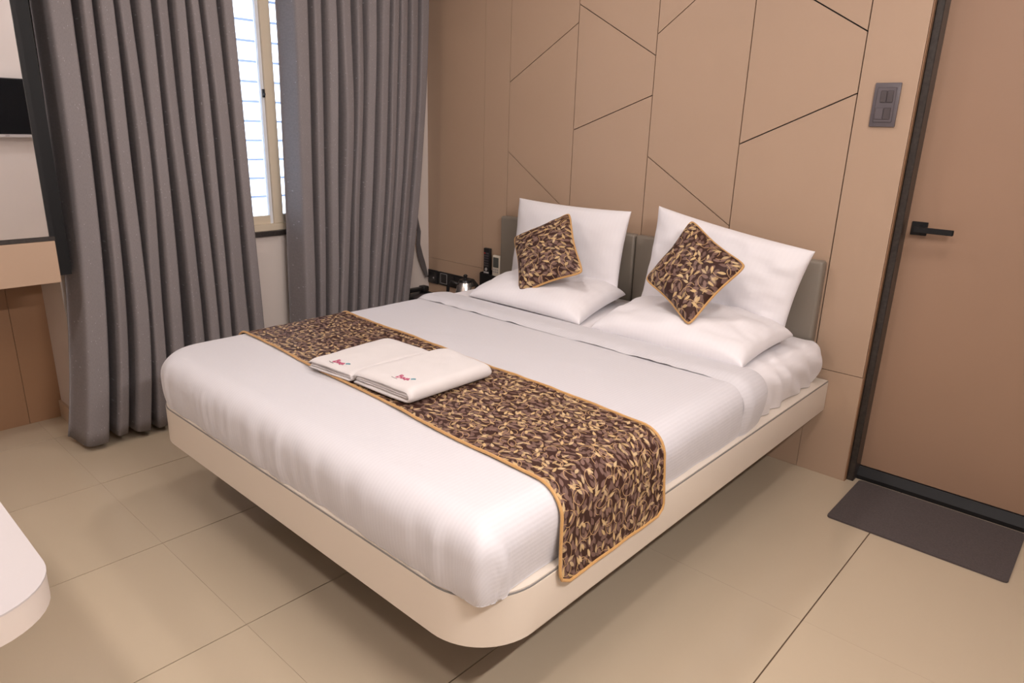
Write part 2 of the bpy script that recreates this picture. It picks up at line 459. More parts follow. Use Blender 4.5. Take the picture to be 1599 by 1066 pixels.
# ------------------------------------------------------------------ door
DX0 = 2.849; DX1 = 3.76
door = empty('door_1', (DX0, YD, 0))
tag(door, 'tan laminate door with black lever handle and black stone frame', 'door', kind='structure')
b = MB(); b.box(DX0-.004, DX1, YD, YD+0.04, 0.055, 2.12); b.bevel(0.002, 1); b.build('door_leaf', M['tan_door'], door)
b = MB(); b.box(XE+.003, DX0, 0.026, YD+0.04, 0, 2.15); b.bevel(0.003, 1); b.build('door_jamb', M['granite'], door)
b = MB(); b.box(DX1, DX1+0.04, 0.026, YD+0.04, 0, 2.15); b.build('door_jamb', M['granite'], door)
b = MB(); b.box(XE+.003, DX1+0.04, 0.026, YD+0.04, 2.15, 2.19); b.build('door_head', M['granite'], door)
b = MB(); b.prism([(YD-0.030, 0), (YD+0.04, 0), (YD+0.04, 0.054), (YD-0.006, 0.054), (YD-0.030, 0.018)], 'x', DX0, DX1); b.build('threshold', M['black_matte'], door)
b = MB(); b.box(XE, XE+0.003, 0.001, 0.026, 0, ZC); b.build('edge_strip', M['brown_shaded_tan'], door)
hd = MB(); hd.box(2.866, 2.922, YD-0.010, YD, 1.076, 1.128); hd.bevel(0.0015, 1); hd = hd.build('handle_plate', M['black_matte'], door)
b = MB(); b.box(2.892, 2.912, YD-0.055, YD-0.010, 1.094, 1.112); b.box(2.886, 3.022, YD-0.068, YD-0.052, 1.092, 1.113); b.bevel(0.002, 1)
o = b.build('lever', M['black_matte'], None); localise(o, hd)
b = MB(); b.box(DX1+0.042, XR, 0.0, YD+0.04, 0, ZC)
tag(b.build('trim_1', M['tan']), 'tan laminate panel right of the door', 'trim', kind='structure')
b = MB(); b.box(XE+.003, DX1+0.042, 0.0, YD+0.04, 2.192, ZC)
tag(b.build('trim_2', M['tan']), 'tan laminate panel above the door', 'trim', kind='structure')

# ------------------------------------------------------------------ window
win = empty('window_1', (0.05, -1.1, WZ0))
tag(win, 'cream framed sliding window with glass louvres between the curtains', 'window', kind='structure')
b = MB()
b.box(0.005, 0.078, WY0, WY1, WZ0, WZ0+0.035); b.box(0.005, 0.078, WY0, WY1, WZ1-0.05, WZ1)
b.box(0.005, 0.078, WY0, WY0+0.05, WZ0+0.035, WZ1-0.05); b.box(0.005, 0.078, WY1-0.05, WY1, WZ0+0.035, WZ1-0.05)
b.build('window_frame', M['cream_frame'], win)
b = MB(); b.box(0.030, 0.074, -1.083, -1.028, WZ0+0.035, WZ1-0.05); b.bevel(0.003, 1); b.build('mullion', M['cream_frame'], win)
for (y0, y1, xx) in ((WY0+0.05, -1.083, 0.035), (-1.028, WY1-0.05, 0.015)):
    b = MB(); st = 0.016
    b.box(xx, xx+0.025, y0, y0+st, WZ0+0.035, WZ1-0.05); b.box(xx, xx+0.025, y1-st, y1, WZ0+0.035, WZ1-0.05)
    b.box(xx, xx+0.025, y0+st, y1-st, WZ1-0.09, WZ1-0.05)
    sash = b.build('sash', M['white_alu'], win)
    b = MB(); b.box(xx, xx+0.025, y0+st, y1-st, WZ0+0.035, WZ0+0.078); localise(b.build('bottom_rail', M['cream_frame']), sash)
    b = MB(); b.box(xx+0.010, xx+0.014, y0+st, y1-st, WZ0+0.078, WZ1-0.09); localise(b.build('pane', M['glass']), sash)
b = MB(); b.box(0.060, 0.072, -1.094, -1.084, 1.545, 1.585); b.box(0.066, 0.080, -1.092, -1.086, 1.555, 1.566); b.build('latch', M['black'], win)
b = MB(); b.box(0.004, 0.106, WY0-0.03, WY1+0.03, WZ0-0.026, WZ0); b.bevel(0.003, 1); b.build('window_sill', M['granite'], win)
z = WZ0+0.07; me = None
while z < WZ1-0.06:
    if me is None:
        b = MB(); b.prism([(-0.030, -0.056), (-0.024, -0.058), (0.030, 0.050), (0.024, 0.052)], 'y', WY0+0.01, WY1-0.01)
        me = b.mesh('louvre'); me.materials.append(M['louvre'])
        b = MB(); b.box(0.031, 0.037, WY0+0.01, WY1-0.01, 0.045, 0.056); me2 = b.mesh('louvre_edge'); me2.materials.append(M['louvre_edge'])
    o = link('louvre', me, None, win); o.location = (-0.10-0.05, 1.1, z+0.045-WZ0); link('louvre_edge', me2, None, o); z += 0.0985

# ------------------------------------------------------------------ curtains
def curtain(name, label, yT, yB, n, z0, z1, seed, wide=1.6, xc=0.212, pwr=1.2, ampT=0.090, ampB=0.092, flare=False):
    rnd = random.Random(seed)
    ws = [wide] + [rnd.uniform(0.75, 1.3) for _ in range(n-1)]
    tot = sum(ws); cum = [0]
    for w_ in ws: cum.append(cum[-1] + w_/tot)
    am = [rnd.uniform(0.75, 1.15) for _ in range(n+1)]
    gsh = [rnd.uniform(0.2, 0.6) for _ in range(n+1)]
    nu, nv = n*34, 44
    def fn(u, v):
        z = z0 + (z1-z0)*v
        k = 0
        while k < n-1 and u > cum[k+1]: k += 1
        fr = (u-cum[k])/(cum[k+1]-cum[k])
        th = 2*PI*fr
        hgt = 1-v
        A = (ampT + (ampB-ampT)*hgt)*(am[k]*(1-fr)+am[k+1]*fr)
        s_ = -math.cos(th) + gsh[k]
        sh = math.tanh(3.0*s_)
        drift = 0.018*nz(k*1.7+seed, z*1.1)
        yl = yT[0] + (yB[0]-yT[0])*(hgt**4 if flare else hgt**pwr); yr = yT[1] + (yB[1]-yT[1])*hgt**pwr
        W_ = (yr-yl)
        y = yl + W_*u - 0.35*W_*(cum[k+1]-cum[k])/(2*PI)*math.sin(th) + drift*math.sin(PI*u)
        x = xc + A*sh + 0.010*nz(u*9+seed, z*1.6, 3.1)
        x = max(x, XL+0.026)
        return Vector((x, y, z + 0.008*math.sin(u*23+seed)*(1 if v == 0 else 0)))
    width = 2.2
    o = grid(name, nu, nv, fn, M['curtain'], uv=lambda u, v: (u*width, v*(z1-z0)))
    md = o.modifiers.new('thickness', 'SOLIDIFY'); md.thickness = 0.003; md.offset = 0
    hem = MB()
    return tag(o, label, 'curtain', 'dark grey pleated curtains')
curtain('curtain', 'dark grey pleated curtain between the mirror and the window opening', (-2.090, -1.335), (-2.215, -1.29), 10, 0.035, ZC-0.04, 3, flare=True)
curtain('curtain', 'dark grey pleated curtain nearer the bed head, with loose tieback', (-1.03, -0.118), (-1.09, -0.385), 11, 0.035, ZC-0.04, 11, wide=1.5, pwr=2.0)

# loose tieback strap and its hook
tb = empty('curtain_tieback', (0.11, -0.15, 0.88)); tag(tb, 'loose dark grey tieback strap hanging beside the right curtain', 'tieback')
path = [(.125, -.165, 1.10), (.122, -.158, .95), (.122, -.135, .86), (.128, -.118, .78), (.120, -.120, .70), (.112, -.095, .62), (.105, -.060, .54), (.100, -.032, .475)]
def ribbon(u, v):
    f = v*(len(path)-1); k = min(int(f), len(path)-2); f -= k
    p = Vector(path[k]).lerp(Vector(path[k+1]), f)
    tw = 1.2*math.sin(v*PI*1.2)
    return p + Vector((math.sin(tw)*0.5, math.cos(tw), 0))*(u-.5)*0.042
o = grid('strap', 4, 40, ribbon, M['strap'], tb); md = o.modifiers.new('thickness', 'SOLIDIFY'); md.thickness = 0.004; md.offset = 0
b = MB(); b.tube([(XL, -.175, .885), (.115, -.172, .885), (.125, -.165, .895)], 0.006); b.build('hook', M['black_matte'], tb, True)
b = MB(); b.tube([(.100, -.050, .474), (.100, -.012, .474)], 0.004); b.build('strap_ring', M['steel'], tb, True)

# ------------------------------------------------------------------ mirror console in the niche
UX, UY = 0.36, -2.195
con = empty('dressing_console', (0, -2.8, 0.76)); tag(con, 'floating tan dressing console with black top under the mirror', 'console')
b = MB(); b.box(XN+0.013, UX, YF+0.4, UY, 0.787, 0.9545); b.bevel(0.0015, 1); b.build('box', M['tan'], con)
b = MB(); b.box(XN+0.013, UX+0.001, YF+0.4, UY+0.002, 0.955, 0.972); b.bevel(0.0015, 1); b.build('top', M['granite'], con)
mi = empty('dressing_mirror', (0.2, -2.8, 0.9725)); tag(mi, 'large black framed mirror reflecting the television, at left edge', 'mirror')
b = MB(); b.box(XN+0.013, UX-0.012, YF+0.4, UY, 0.9725, 2.45); b.build('cabinet_body', M['black_matte'], mi)
b = MB()
b.box(UX-0.012, UX, UY-0.016, UY, 0.9725, 2.45); b.box(UX-0.012, UX, YF+0.4, YF+0.416, 0.9725, 2.45)
b.box(UX-0.012, UX, YF+0.416, UY-0.016, 2.434, 2.45)
b.build('frame', M['black_matte'], mi)
b = MB(); b.box(XL+0.002, 0.235, UY+0.001, -2.120, 0.790, 2.45); b.build('side_shade_strip', M['black_matte'], mi)  # black strip standing in for the mirror unit's shade on the curtain
b = MB(); b.box(UX-0.012, UX-0.004, YF+0.416, UY-0.016, 0.9727, 2.434); b.build('mirror_glass', M['mirror'], mi)

# television on the opposite wall, seen only in the mirror
tv = empty('television', (XR, -1.6, 1.24)); tag(tv, 'black flat television with silver lower bezel reflected in the mirror', 'television')
b = MB(); b.box(4.005, 4.045, -2.03, -1.222, 1.243, 1.689); b.bevel(0.004, 1); b.build('casing', M['black'], tv)
b = MB(); b.box(4.002, 4.0045, -2.022, -1.230, 1.268, 1.681); b.build('screen', M['screen'], tv)
b = MB(); b.box(4.001, 4.0048, -2.03, -1.222, 1.243, 1.265); b.build('lower_bezel', M['silver'], tv)
b = MB(); b.box(4.0000, 4.0009, -1.475, -1.445, 1.251, 1.257); b.build('logo', M['grey_thread'], tv)
b = MB(); b.box(4.045, XR, -1.75, -1.45, 1.35, 1.58); b.build('wall_bracket', M['black'], tv)

# ------------------------------------------------------------------ bed platform
BX0, BX1, BY, BZ0, BZ1 = 0.93, 2.6875, -2.1176, 0.296, 0.432
bed = empty('bed_platform', (1.81, -1.05, 0)); tag(bed, 'floating cream platform bed base with rounded foot corners', 'bed')
def slab(x0, x1, y0, y1, r, z0, z1, name, mat, bev=0.004):
    b_ = MB(); b_.prism(rrect(x0, x1, y0, y1, r, 14), 'z', z0, z1)
    if bev:
        es = [e for e in b_.bm.edges if abs(e.verts[0].co.z-e.verts[1].co.z) < 1e-6]
        bmesh.ops.bevel(b_.bm, geom=es, offset=bev, segments=2, affect='EDGES', profile=0.5)
    return b_.build(name, mat, bed, True)
RC = 0.17
slab(BX0, BX1, BY, -0.004, (RC, RC, 0, 0), BZ0, BZ1-0.004, 'frame', M['bed'])
slab(BX0+.0005, BX1-.0005, BY+.0005, -0.0045, (RC, RC, 0, 0), BZ1-0.0045, BZ1-0.0005, 'edge_band', M['band'], 0)
slab(BX0+.003, BX1-.003, BY+.003, -0.007, (RC, RC, 0, 0), BZ1-0.0008, BZ1+0.003, 'deck', M['bed'], 0)
slab(BX0+0.012, BX1-0.012, BY+0.012, -0.03, (RC, RC, 0, 0), BZ0-0.012, BZ0-0.0003, 'underside_shade_board', M['plinth'], 0.002)  # dark board added to deepen the shade and floor reflection under the bed
slab(BX0+0.34, BX1-0.34, BY+0.42, -0.03, (0.05, 0.05, 0, 0), 0.0, BZ0-0.0125, 'plinth', M['plinth'], 0.003)

hb = empty('headboard', (1.69, 0, ZS)); tag(hb, 'grey padded two-piece headboard fixed to the tan panels', 'headboard')
for (x0, x1) in ((S[0]+.004, S[2]-.003), (S[2]+.003, S[4]-.006)):
    b = MB(); b.box(x0, x1, -0.055, -0.001, ZS+0.002, 0.944); b.bevel(0.014, 4); b.build('headboard_pad', M['pad'], hb, True)

# ------------------------------------------------------------------ bedding
MX0, MX1, MY0, MY1 = 0.945, 2.676, -2.118, -0.064
ZT = 0.622
RCL = 0.17
def pnorm(v):
    # squarer tucked corner at the door-side foot
    if v.x > 0 and v.y < 0: return (v.x**5 + (-v.y)**5)**0.2
    return v.length
def drape(px, py, zt=ZT, r=0.075, off=0.0, lean=-0.10, sharp=True):
    """wrap a flat cloth point round the mattress block; returns co, outward normal"""
    x0, x1, y0, y1 = MX0+r, MX1-r, MY0+r, MY1-0.03
    rl = RCL - r
    qx, qy = min(max(px, x0), x1), min(max(py, y0), y1)
    if px < x0+rl and py < y0+rl:
        c = Vector((x0+rl, y0+rl)); v = Vector((px, py)) - c
        if v.length > rl: v = v.normalized()*rl
        qx, qy = c.x+v.x, c.y+v.y
    dv = Vector((px-qx, py-qy)); d = pnorm(dv)
    if d < 1e-7: return Vector((px, py, zt+off)), Vector((0, 0, 1)), 0.0
    n = dv/d; R = r+off; L1 = R*PI/2
    if d < L1:
        a = d/R; o_, z = R*math.sin(a), zt+off-R*(1-math.cos(a)); nh = n.normalized(); nn = Vector((nh.x*math.sin(a), nh.y*math.sin(a), math.cos(a)))
    else:
        e = d-L1; o_ = R + lean*e - (1.15*e*e if lean < 0 else 0.0); z = zt+off-R-e; nn = Vector((n.x, n.y, 0)).normalized()
    return Vector((qx+n.x*o_, qy+n.y*o_, z)), nn, d
DMAX = 0.245 - 0.010
def clampd(px, py, dm, r=0.075):
    x0, x1, y0, y1 = MX0+r, MX1-r, MY0+r, MY1-0.03
    qx, qy = min(max(px, x0), x1), min(max(py, y0), y1)
    rl = RCL - r
    if px < x0+rl and py < y0+rl:
        c = Vector((x0+rl, y0+rl)); v = Vector((px, py)) - c
        if v.length > rl: v = v.normalized()*rl
        qx, qy = c.x+v.x, c.y+v.y
    dv = Vector((px-qx, py-qy))
    dl = pnorm(dv)
    if dl > dm: dv = dv/dl*dm
    return qx+dv.x, qy+dv.y

def cloth(name, X0, X1, Y0, Y1, step, dm, off, mat, disp, parent=None, lean=-0.10):
    nu, nv = max(2, int((X1-X0)/step)), max(2, int((Y1-Y0)/step))
    def fn(u, v):
        px, py = clampd(X0+(X1-X0)*u, Y0+(Y1-Y0)*v, dm)
        co, n, d = drape(px, py, off=off, lean=lean)
        return co + n*disp(co, n, d, px, py)
    return grid(name, nu, nv, fn, mat, parent, uv=lambda u, v: (X0+(X1-X0)*u, Y0+(Y1-Y0)*v))

# mattress in its fitted sheet
def d_matt(co, n, d, px, py):
    side = sstep(0.03, 0.12, d)
    w_ = 0.0015*nz(co.x*6, co.y*6, co.z*6)
    if n.x > 0.3:
        w_ += 0.009*side*(0.75+0.8*nz(co.y*3, co.z*2, 7))*math.sin((co.y*1.0 + co.z*1.1)*42 + 5*nz(co.y*4, co.z*4))*sstep(-0.85, -0.45, co.y)
    elif co.x > 2.3:
        w_ += 0.0035*math.sin((co.y*0.9+co.x*0.5)*50+2*nz(co.x*6, co.y*6))*sstep(-.75, -.5, co.y)*sstep(2.3, 2.6, co.x)
    return w_ - 0.006
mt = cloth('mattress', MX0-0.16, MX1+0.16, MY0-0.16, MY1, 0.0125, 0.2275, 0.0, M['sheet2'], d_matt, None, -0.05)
tag(mt, 'thick white mattress in a wrinkled fitted sheet on the platform', 'mattress')

# duvet: striped cover and its folded-back band
du = empty('duvet', (1.81, -1.4, 0.44)); tag(du, 'white striped duvet tucked over the mattress, head end folded back', 'duvet')
YSEAM = -0.86
def d_duv(co, n, d, px, py):
    side = sstep(0.04, 0.13, d); low = sstep(0.10, 0.22, d)
    w_ = 0.0025*nz(co.x*3.2, co.y*3.2, 1.3) + 0.0012*nz(co.x*11, co.y*11, co.z*9)
    if n.y < -0.3:
        w_ += side*(0.007*nz(co.x*11, 4.1, co.z*1.6) + 0.006*nz(co.x*28, 8.3, co.z*1.0))
        w_ += 0.006*low*(0.6+nz(co.x*4.2, 2.2, 0.0))
        if co.x < 1.25: w_ += 0.0035*side*math.sin(co.x*110+3*nz(co.x*9, co.z*3))*sstep(1.25, 1.05, co.x)
    if n.x > 0.3:
        w_ += side*(0.004*nz(co.y*9, 5.5, co.z*4) + 0.004*nz(co.y*4, 7.5, co.z*8))
        # hospital corner: an extra folded layer near the foot
        f = co.y - (-2.06 + (ZT-co.z)*0.18)
        w_ += (0.011+0.004*nz(co.z*20, 1.1))*(1-sstep(0.0, 0.010, f))*sstep(-0.06, -0.01, f)*side
    return max(w_, -0.003) + 0.004
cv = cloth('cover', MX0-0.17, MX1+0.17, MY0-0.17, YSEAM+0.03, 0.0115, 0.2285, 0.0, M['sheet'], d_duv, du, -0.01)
# hem waviness where cover meets platform comes from the noise; the band lies on top
def d_band(co, n, d, px, py):
    e0 = min(1, max(0, (py-YSEAM)/0.20))
    puff = math.cos(e0*PI/2)**0.6
    lift = max(0, 0.010*nz(px*6, 3.3)+0.006*nz(px*17, 8.1))
    return 0.003 + 0.018*puff*sstep(-0.06, 0.3, e0) + (0.0005+lift)*(1-sstep(0, 0.3, e0)) + 0.002*nz(co.x*5, co.y*9, co.z*5)
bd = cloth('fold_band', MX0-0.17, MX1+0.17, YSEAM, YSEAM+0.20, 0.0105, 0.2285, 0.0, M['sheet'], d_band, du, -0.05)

# ------------------------------------------------------------------ bed runner
ru = empty('bed_runner', (1.85, -1.6, ZT)); tag(ru, 'brown bed runner with gold leaf pattern hanging over the bed side', 'runner')
RX0, RX1 = 0.945-0.16, 2.676+0.218
HW = 0.236
def run_pt(s, t_):
    """s along the length, t_ -1..1 across"""
    x = RX0 + (RX1-RX0)*s
    yc = -1.515 - 0.118*s
    e = (RX1-x); hw = HW; rc = 0.035
    if e < rc: hw -= rc - math.sqrt(max(0, rc*rc-(rc-e)**2))
    hw += 0.004*math.sin(x*9)
    py = yc + hw*t_
    co, n, d = drape(x, py, off=0.011, lean=0.10 if x > 1.8 else 0.0)
    w_ = 0.0025*nz(x*8, py*8, 2.0) + 0.0015*nz(x*20, py*20)
    return co + n*w_
grid('fabric', 190, 46, lambda u, v: run_pt(u, 2*v-1), M['leaf'], ru, uv=lambda u, v: ((RX1-RX0)*u, 2*HW*v))
loop = [run_pt(i/150, -1) for i in range(151)] + [run_pt(1, -1+2*j/24) for j in range(1, 25)] + [run_pt(1-i/150, 1) for i in range(1, 151)] + [run_pt(0, 1-2*j/24) for j in range(1, 24)]
b = MB(); b.tube([p + Vector((0, 0, .001)) for p in loop], 0.0044, 8, True); b.build('piping', M['gold'], ru, True)

# ------------------------------------------------------------------ pillows and cushions
def cushion_pt(q, u, v, side, Tf, Tb, pinch, sq, seed, amp, nrm, pw):
    uu, vv = 2*u-1, 2*v-1
    a = uu*(1-pinch*(1-vv*vv)); c = vv*(1-pinch*(1-uu*uu))
    k = 1 - sq*(abs(uu*vv))**5
    a *= k; c *= k
    U, V = (a+1)/2, (c+1)/2
    TL, TR, BR, BL = q
    p = (BL*(1-U)+BR*U)*(1-V) + (TL*(1-U)+TR*U)*V
    th = (max(0, 1-abs(uu)**2.6)*max(0, 1-abs(vv)**2.6))**pw
    T_ = Tf if side > 0 else -Tb
    w_ = amp*th**0.5*(nz(uu*2.2+seed, vv*2.2, seed) + 0.5*nz(uu*5+seed, vv*5, 2.2)) if side > 0 else 0
    return p + nrm*(T_*th + w_)
def pillow(name, q, Tf, Tb, pinch, sq, seed, amp, mat, facing, N=44, pw=0.55, parent=None, uvs=None):
    q = [Vector(x) for x in q]
    nrm = (q[1]-q[3]).cross(q[0]-q[2]).normalized()
    if nrm.dot(Vector(facing)) < 0: nrm = -nrm
    wd, ht = (q[1]-q[0]).length, (q[0]-q[3]).length
    vs_, fs, uvl = [], [], []
    W = N+1
    for side in (1, -1):
        base = len(vs_)
        for j in range(W):
            for i in range(W):
                # denser near the edges
                u = .5-.5*math.cos(PI*i/N); v = .5-.5*math.cos(PI*j/N)
                vs_.append(cushion_pt(q, u, v, side, Tf, Tb, pinch, sq, seed, amp, nrm, pw)); uvl.append((u*wd+seed, v*ht+seed*.37))
        for j in range(N):
            for i in range(N):
                f = (base+j*W+i, base+j*W+i+1, base+(j+1)*W+i+1, base+(j+1)*W+i)
                fs.append(f if side > 0 else f[::-1])
    me = bpy.data.meshes.new(name); me.from_pydata([tuple(v) for v in vs_], [], fs); me.update()
    l = me.uv_layers.new(name='uv')
    for lp in me.loops: l.data[lp.index].uv = uvl[lp.vertex_index]
    bm_ = bmesh.new(); bm_.from_mesh(me); bmesh.ops.remove_doubles(bm_, verts=bm_.verts, dist=1e-5)
    bmesh.ops.recalc_face_normals(bm_, faces=bm_.faces); bm_.to_mesh(me); bm_.free()
    o = link(name, me, mat, None, True)
    if parent is not None: localise(o, parent)
    rim = []
    for i in range(60): rim.append(cushion_pt(q, i/60, 0, 1, 0, 0, pinch, sq, seed, 0, nrm, pw))
    for i in range(60): rim.append(cushion_pt(q, 1, i/60, 1, 0, 0, pinch, sq, seed, 0, nrm, pw))
    for i in range(60): rim.append(cushion_pt(q, 1-i/60, 1, 1, 0, 0, pinch, sq, seed, 0, nrm, pw))
    for i in range(60): rim.append(cushion_pt(q, 0, 1-i/60, 1, 0, 0, pinch, sq, seed, 0, nrm, pw))
    return o, rim
G = 'white pillows at the bed head'
# lying pillows (TL = back left ...)
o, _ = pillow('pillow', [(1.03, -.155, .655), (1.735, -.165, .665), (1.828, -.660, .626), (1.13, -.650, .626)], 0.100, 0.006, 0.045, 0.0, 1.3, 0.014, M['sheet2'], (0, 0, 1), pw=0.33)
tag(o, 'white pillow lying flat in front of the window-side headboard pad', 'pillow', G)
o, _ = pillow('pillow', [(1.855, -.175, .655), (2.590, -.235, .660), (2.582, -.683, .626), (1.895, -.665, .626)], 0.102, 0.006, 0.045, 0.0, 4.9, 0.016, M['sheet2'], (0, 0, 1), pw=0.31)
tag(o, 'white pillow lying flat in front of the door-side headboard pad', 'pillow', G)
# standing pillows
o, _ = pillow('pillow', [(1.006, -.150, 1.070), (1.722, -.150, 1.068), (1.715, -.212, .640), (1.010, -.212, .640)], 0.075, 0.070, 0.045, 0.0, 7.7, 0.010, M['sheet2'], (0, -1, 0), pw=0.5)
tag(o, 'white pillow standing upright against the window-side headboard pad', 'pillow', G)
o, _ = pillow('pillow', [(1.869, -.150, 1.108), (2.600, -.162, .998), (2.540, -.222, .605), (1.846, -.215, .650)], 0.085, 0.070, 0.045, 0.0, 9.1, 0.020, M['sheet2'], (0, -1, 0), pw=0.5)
tag(o, 'white pillow standing tilted against the door-side headboard pad', 'pillow', G)
def cushion(label, q, seed):
    c = sum((Vector(x) for x in q), Vector())/4
    e = empty('throw_cushion', (c.x, c.y, min(x[2] for x in q))); tag(e, label, 'cushion', 'brown leaf-patterned throw cushions')
    o_, rim = pillow('cover', q, 0.068, 0.058, 0.13, 0.10, seed, 0.008, M['leaf_cushion'], (0, -1, .3), 34, 0.55, e)
    b_ = MB(); b_.tube(rim, 0.0055, 8, True); b_.build('piping', M['gold'], e, True)
# corners in the order top-left, top-right, bottom-right, bottom-left of the square
cushion('brown leaf cushion with gold piping tilted on the window-side pillow', [(1.204, -.417, .909), (1.472, -.297, 1.057), (1.724, -.496, .813), (1.425, -.612, .672)], 2.4)
cushion('brown leaf cushion with gold piping standing on its corner, door-side pillow', [(2.037, -.514, .841), (2.122, -.308, 1.094), (2.450, -.424, .951), (2.324, -.624, .709)], 6.2)

# ------------------------------------------------------------------ folded towels
def towel(label, q, z0, h, seed):
    """q: four floor-plan corners (foot-left, foot-right, head-right, head-left); folded in layers"""
    q = [Vector((x, y)) for x, y in q]
    c = sum(q, Vector((0, 0)))/4
    e = empty('folded_towel', (c.x, c.y, z0)); tag(e, label, 'towel', 'folded white towels')
    w_ = ((q[1]-q[0]).length + (q[2]-q[3]).length)/2
    t_ = h/4
    for k, r in ((0, 1.5*t_), (1, 0.5*t_)):          # outer and inner fold, both turning over on the door side
        ins = 0.006*k
        Ls = w_ - 2*t_ - ins
        L_ = 2*Ls + PI*r
        def pos(s_, n_, r=r, Ls=Ls, ins=ins):
            """distance along the folded cloth -> (across, up)"""
            if s_ < Ls: return ins + s_, 2*t_ - r - n_
            if s_ > Ls + PI*r: return ins + Ls - (s_-Ls-PI*r), 2*t_ + r + n_
            a_ = (s_-Ls)/r
            return ins + Ls + (r+n_)*math.sin(a_), 2*t_ - (r+n_)*math.cos(a_)
        hw = t_/2*0.94; N_ = 64
        lp = [(L_*i_/N_, hw) for i_ in range(N_+1)] + [(L_+hw*0.8*math.cos(a_), hw*math.sin(a_)) for a_ in (.9, 0, -.9)]
        lp += [(L_*(1-i_/N_), -hw) for i_ in range(N_+1)] + [(-hw*0.8*math.cos(a_), hw*math.sin(a_)) for a_ in (-.9, 0, .9)]
        lp.append(lp[0])
        NL = len(lp)-1
        def fn(u, v, k=k, pos=pos, lp=lp, NL=NL):
            s_, n_ = lp[int(round(v*NL))]
            ed = min(1, min(u, 1-u)/0.03); ed = math.sqrt(max(0, 1-(1-ed)**2))
            X, Z = pos(s_, n_*(0.45+0.55*ed))
            S_ = X/w_
            uu = 0.010*k + u*(1-0.02*k) + 0.010*nz(X*14+seed, Z*60, k)*(1-u)
            p = q[0].lerp(q[1], S_).lerp(q[3].lerp(q[2], S_), uu)
            up = sstep(t_, 3*t_, Z)
            sag = -0.16*h*up*(1-min(1, min(u, 1-u)/0.12))**2 - 0.14*h*up*(1-min(1, S_/0.14))**2
            sag += 0.0030*up*nz(p.x*9+seed, p.y*9, k*.1) + 0.0012*up*nz(p.x*26+seed, p.y*22)
            return Vector((p.x, p.y, z0 + Z + sag))
        o_ = grid('fold_layer', 30, NL, fn, M['towel'], e)
        bm_ = bmesh.new(); bm_.from_mesh(o_.data)
        bmesh.ops.remove_doubles(bm_, verts=bm_.verts, dist=1e-6)
        bmesh.ops.holes_fill(bm_, edges=[x for x in bm_.edges if x.is_boundary], sides=0)
        bmesh.ops.recalc_face_normals(bm_, faces=bm_.faces); bm_.to_mesh(o_.data); bm_.free()
        for p in o_.data.polygons: p.use_smooth = True
    return e, q
def logo(e, org, ux, uy, z):
    """stitched pink script mark with grey swash and teal leaf"""
    org, ux, uy = Vector(org), Vector(ux).normalized(), Vector(uy).normalized()
    def P(a, b_): p = org + ux*a + uy*b_; return (p.x, p.y, z)
    b_ = MB()
    strokes = [[(.006, .000), (.010, .016), (.012, .026), (.009, .028), (.008, .018)], [(.012, .026), (.018, .024), (.017, .017), (.011, .014)],
               [(.011, .014), (.020, .012), (.019, .003), (.008, .001)], [(.024, .002), (.023, .012), (.029, .013), (.030, .003), (.024, .001)],
               [(.033, .013), (.034, .001), (.040, .001), (.041, .012), (.042, -.004)], [(.045, .006), (.051, .008), (.050, .013), (.045, .010), (.046, .002), (.054, .002)]]
    for st in strokes: b_.tube([P(*s_) for s_ in st], 0.0019, 6)
    b_.build('stitched_mark', M['pink'], e, True)
    b_ = MB(); b_.tube([P(-.008, -.002), P(.004, -.006), P(.018, -.008)], 0.0012, 6); b_.build('stitched_swash', M['grey_thread'], e, True)
    b_ = MB(); b_.tube([P(.056, .012), P(.062, .018), P(.068, .020)], 0.0026, 6); b_.build('stitched_leaf', M['teal'], e, True)
e, q = towel('folded white towel with pink mark, farther from the runner\'s hanging end', [(1.560, -1.820), (1.775, -1.800), (1.775, -1.455), (1.530, -1.460)], ZT+0.016, 0.036, 1.0)
logo(e, (1.640, -1.785), (.9, .12), (-.12, .9), ZT+0.016+0.0362)
e, q = towel('thicker folded white towel with pink mark, nearer the runner\'s hanging end', [(1.790, -1.800), (2.055, -1.790), (2.055, -1.440), (1.800, -1.410)], ZT+0.016, 0.052, 2.0)
logo(e, (1.935, -1.755), (.9, .2), (-.2, .9), ZT+0.016+0.0522)

# ------------------------------------------------------------------ nightstand and the things on it
NZ = 0.353
ns = empty('nightstand', (0.4, -0.17, 0)); tag(ns, 'tan ledge nightstand in the corner behind the bed', 'nightstand')
b = MB(); b.box(XL+0.002, 0.90, -0.30, -0.001, NZ-0.03, NZ); b.bevel(0.002, 1); b.build('top', M['skirt'], ns)
b = MB(); b.box(XL+0.002, 0.90, -0.285, -0.001, NZ-0.19, NZ-0.0305); b.build('drawer_box', M['tan'], ns)
b = MB(); b.box(0.12, 0.86, -0.20, -0.001, 0, NZ-0.1905); b.build('plinth', M['plinth'], ns)
ph = empty('telephone', (0.22, -0.19, NZ)); tag(ph, 'black desk telephone on the nightstand', 'telephone')
b = MB(); b.prism([(-.28, NZ), (-.10, NZ), (-.10, NZ+.05), (-.28, NZ+.022)], 'x', .135, .31); b.bevel(0.006, 2); b.build('base', M['black'], ph, True)
b = MB(); b.box(.14, .18, -.285, -.095, NZ+.050, NZ+.075); b.box(.135, .19, -.292, -.245, NZ+.034, NZ+.075); b.box(.135, .19, -.135, -.088, NZ+.044, NZ+.080); b.bevel(0.008, 3); b.build('handset', M['black'], ph, True)
b = MB(); b.prism([(-.25, NZ+.030), (-.16, NZ+.044), (-.16, NZ+.046), (-.25, NZ+.032)], 'x', .21, .285); b.build('keypad', M['switch_dark'], ph)
ke = empty('electric_kettle', (0.60, -0.16, NZ)); tag(ke, 'small steel electric kettle with black lid beside the sockets', 'kettle')
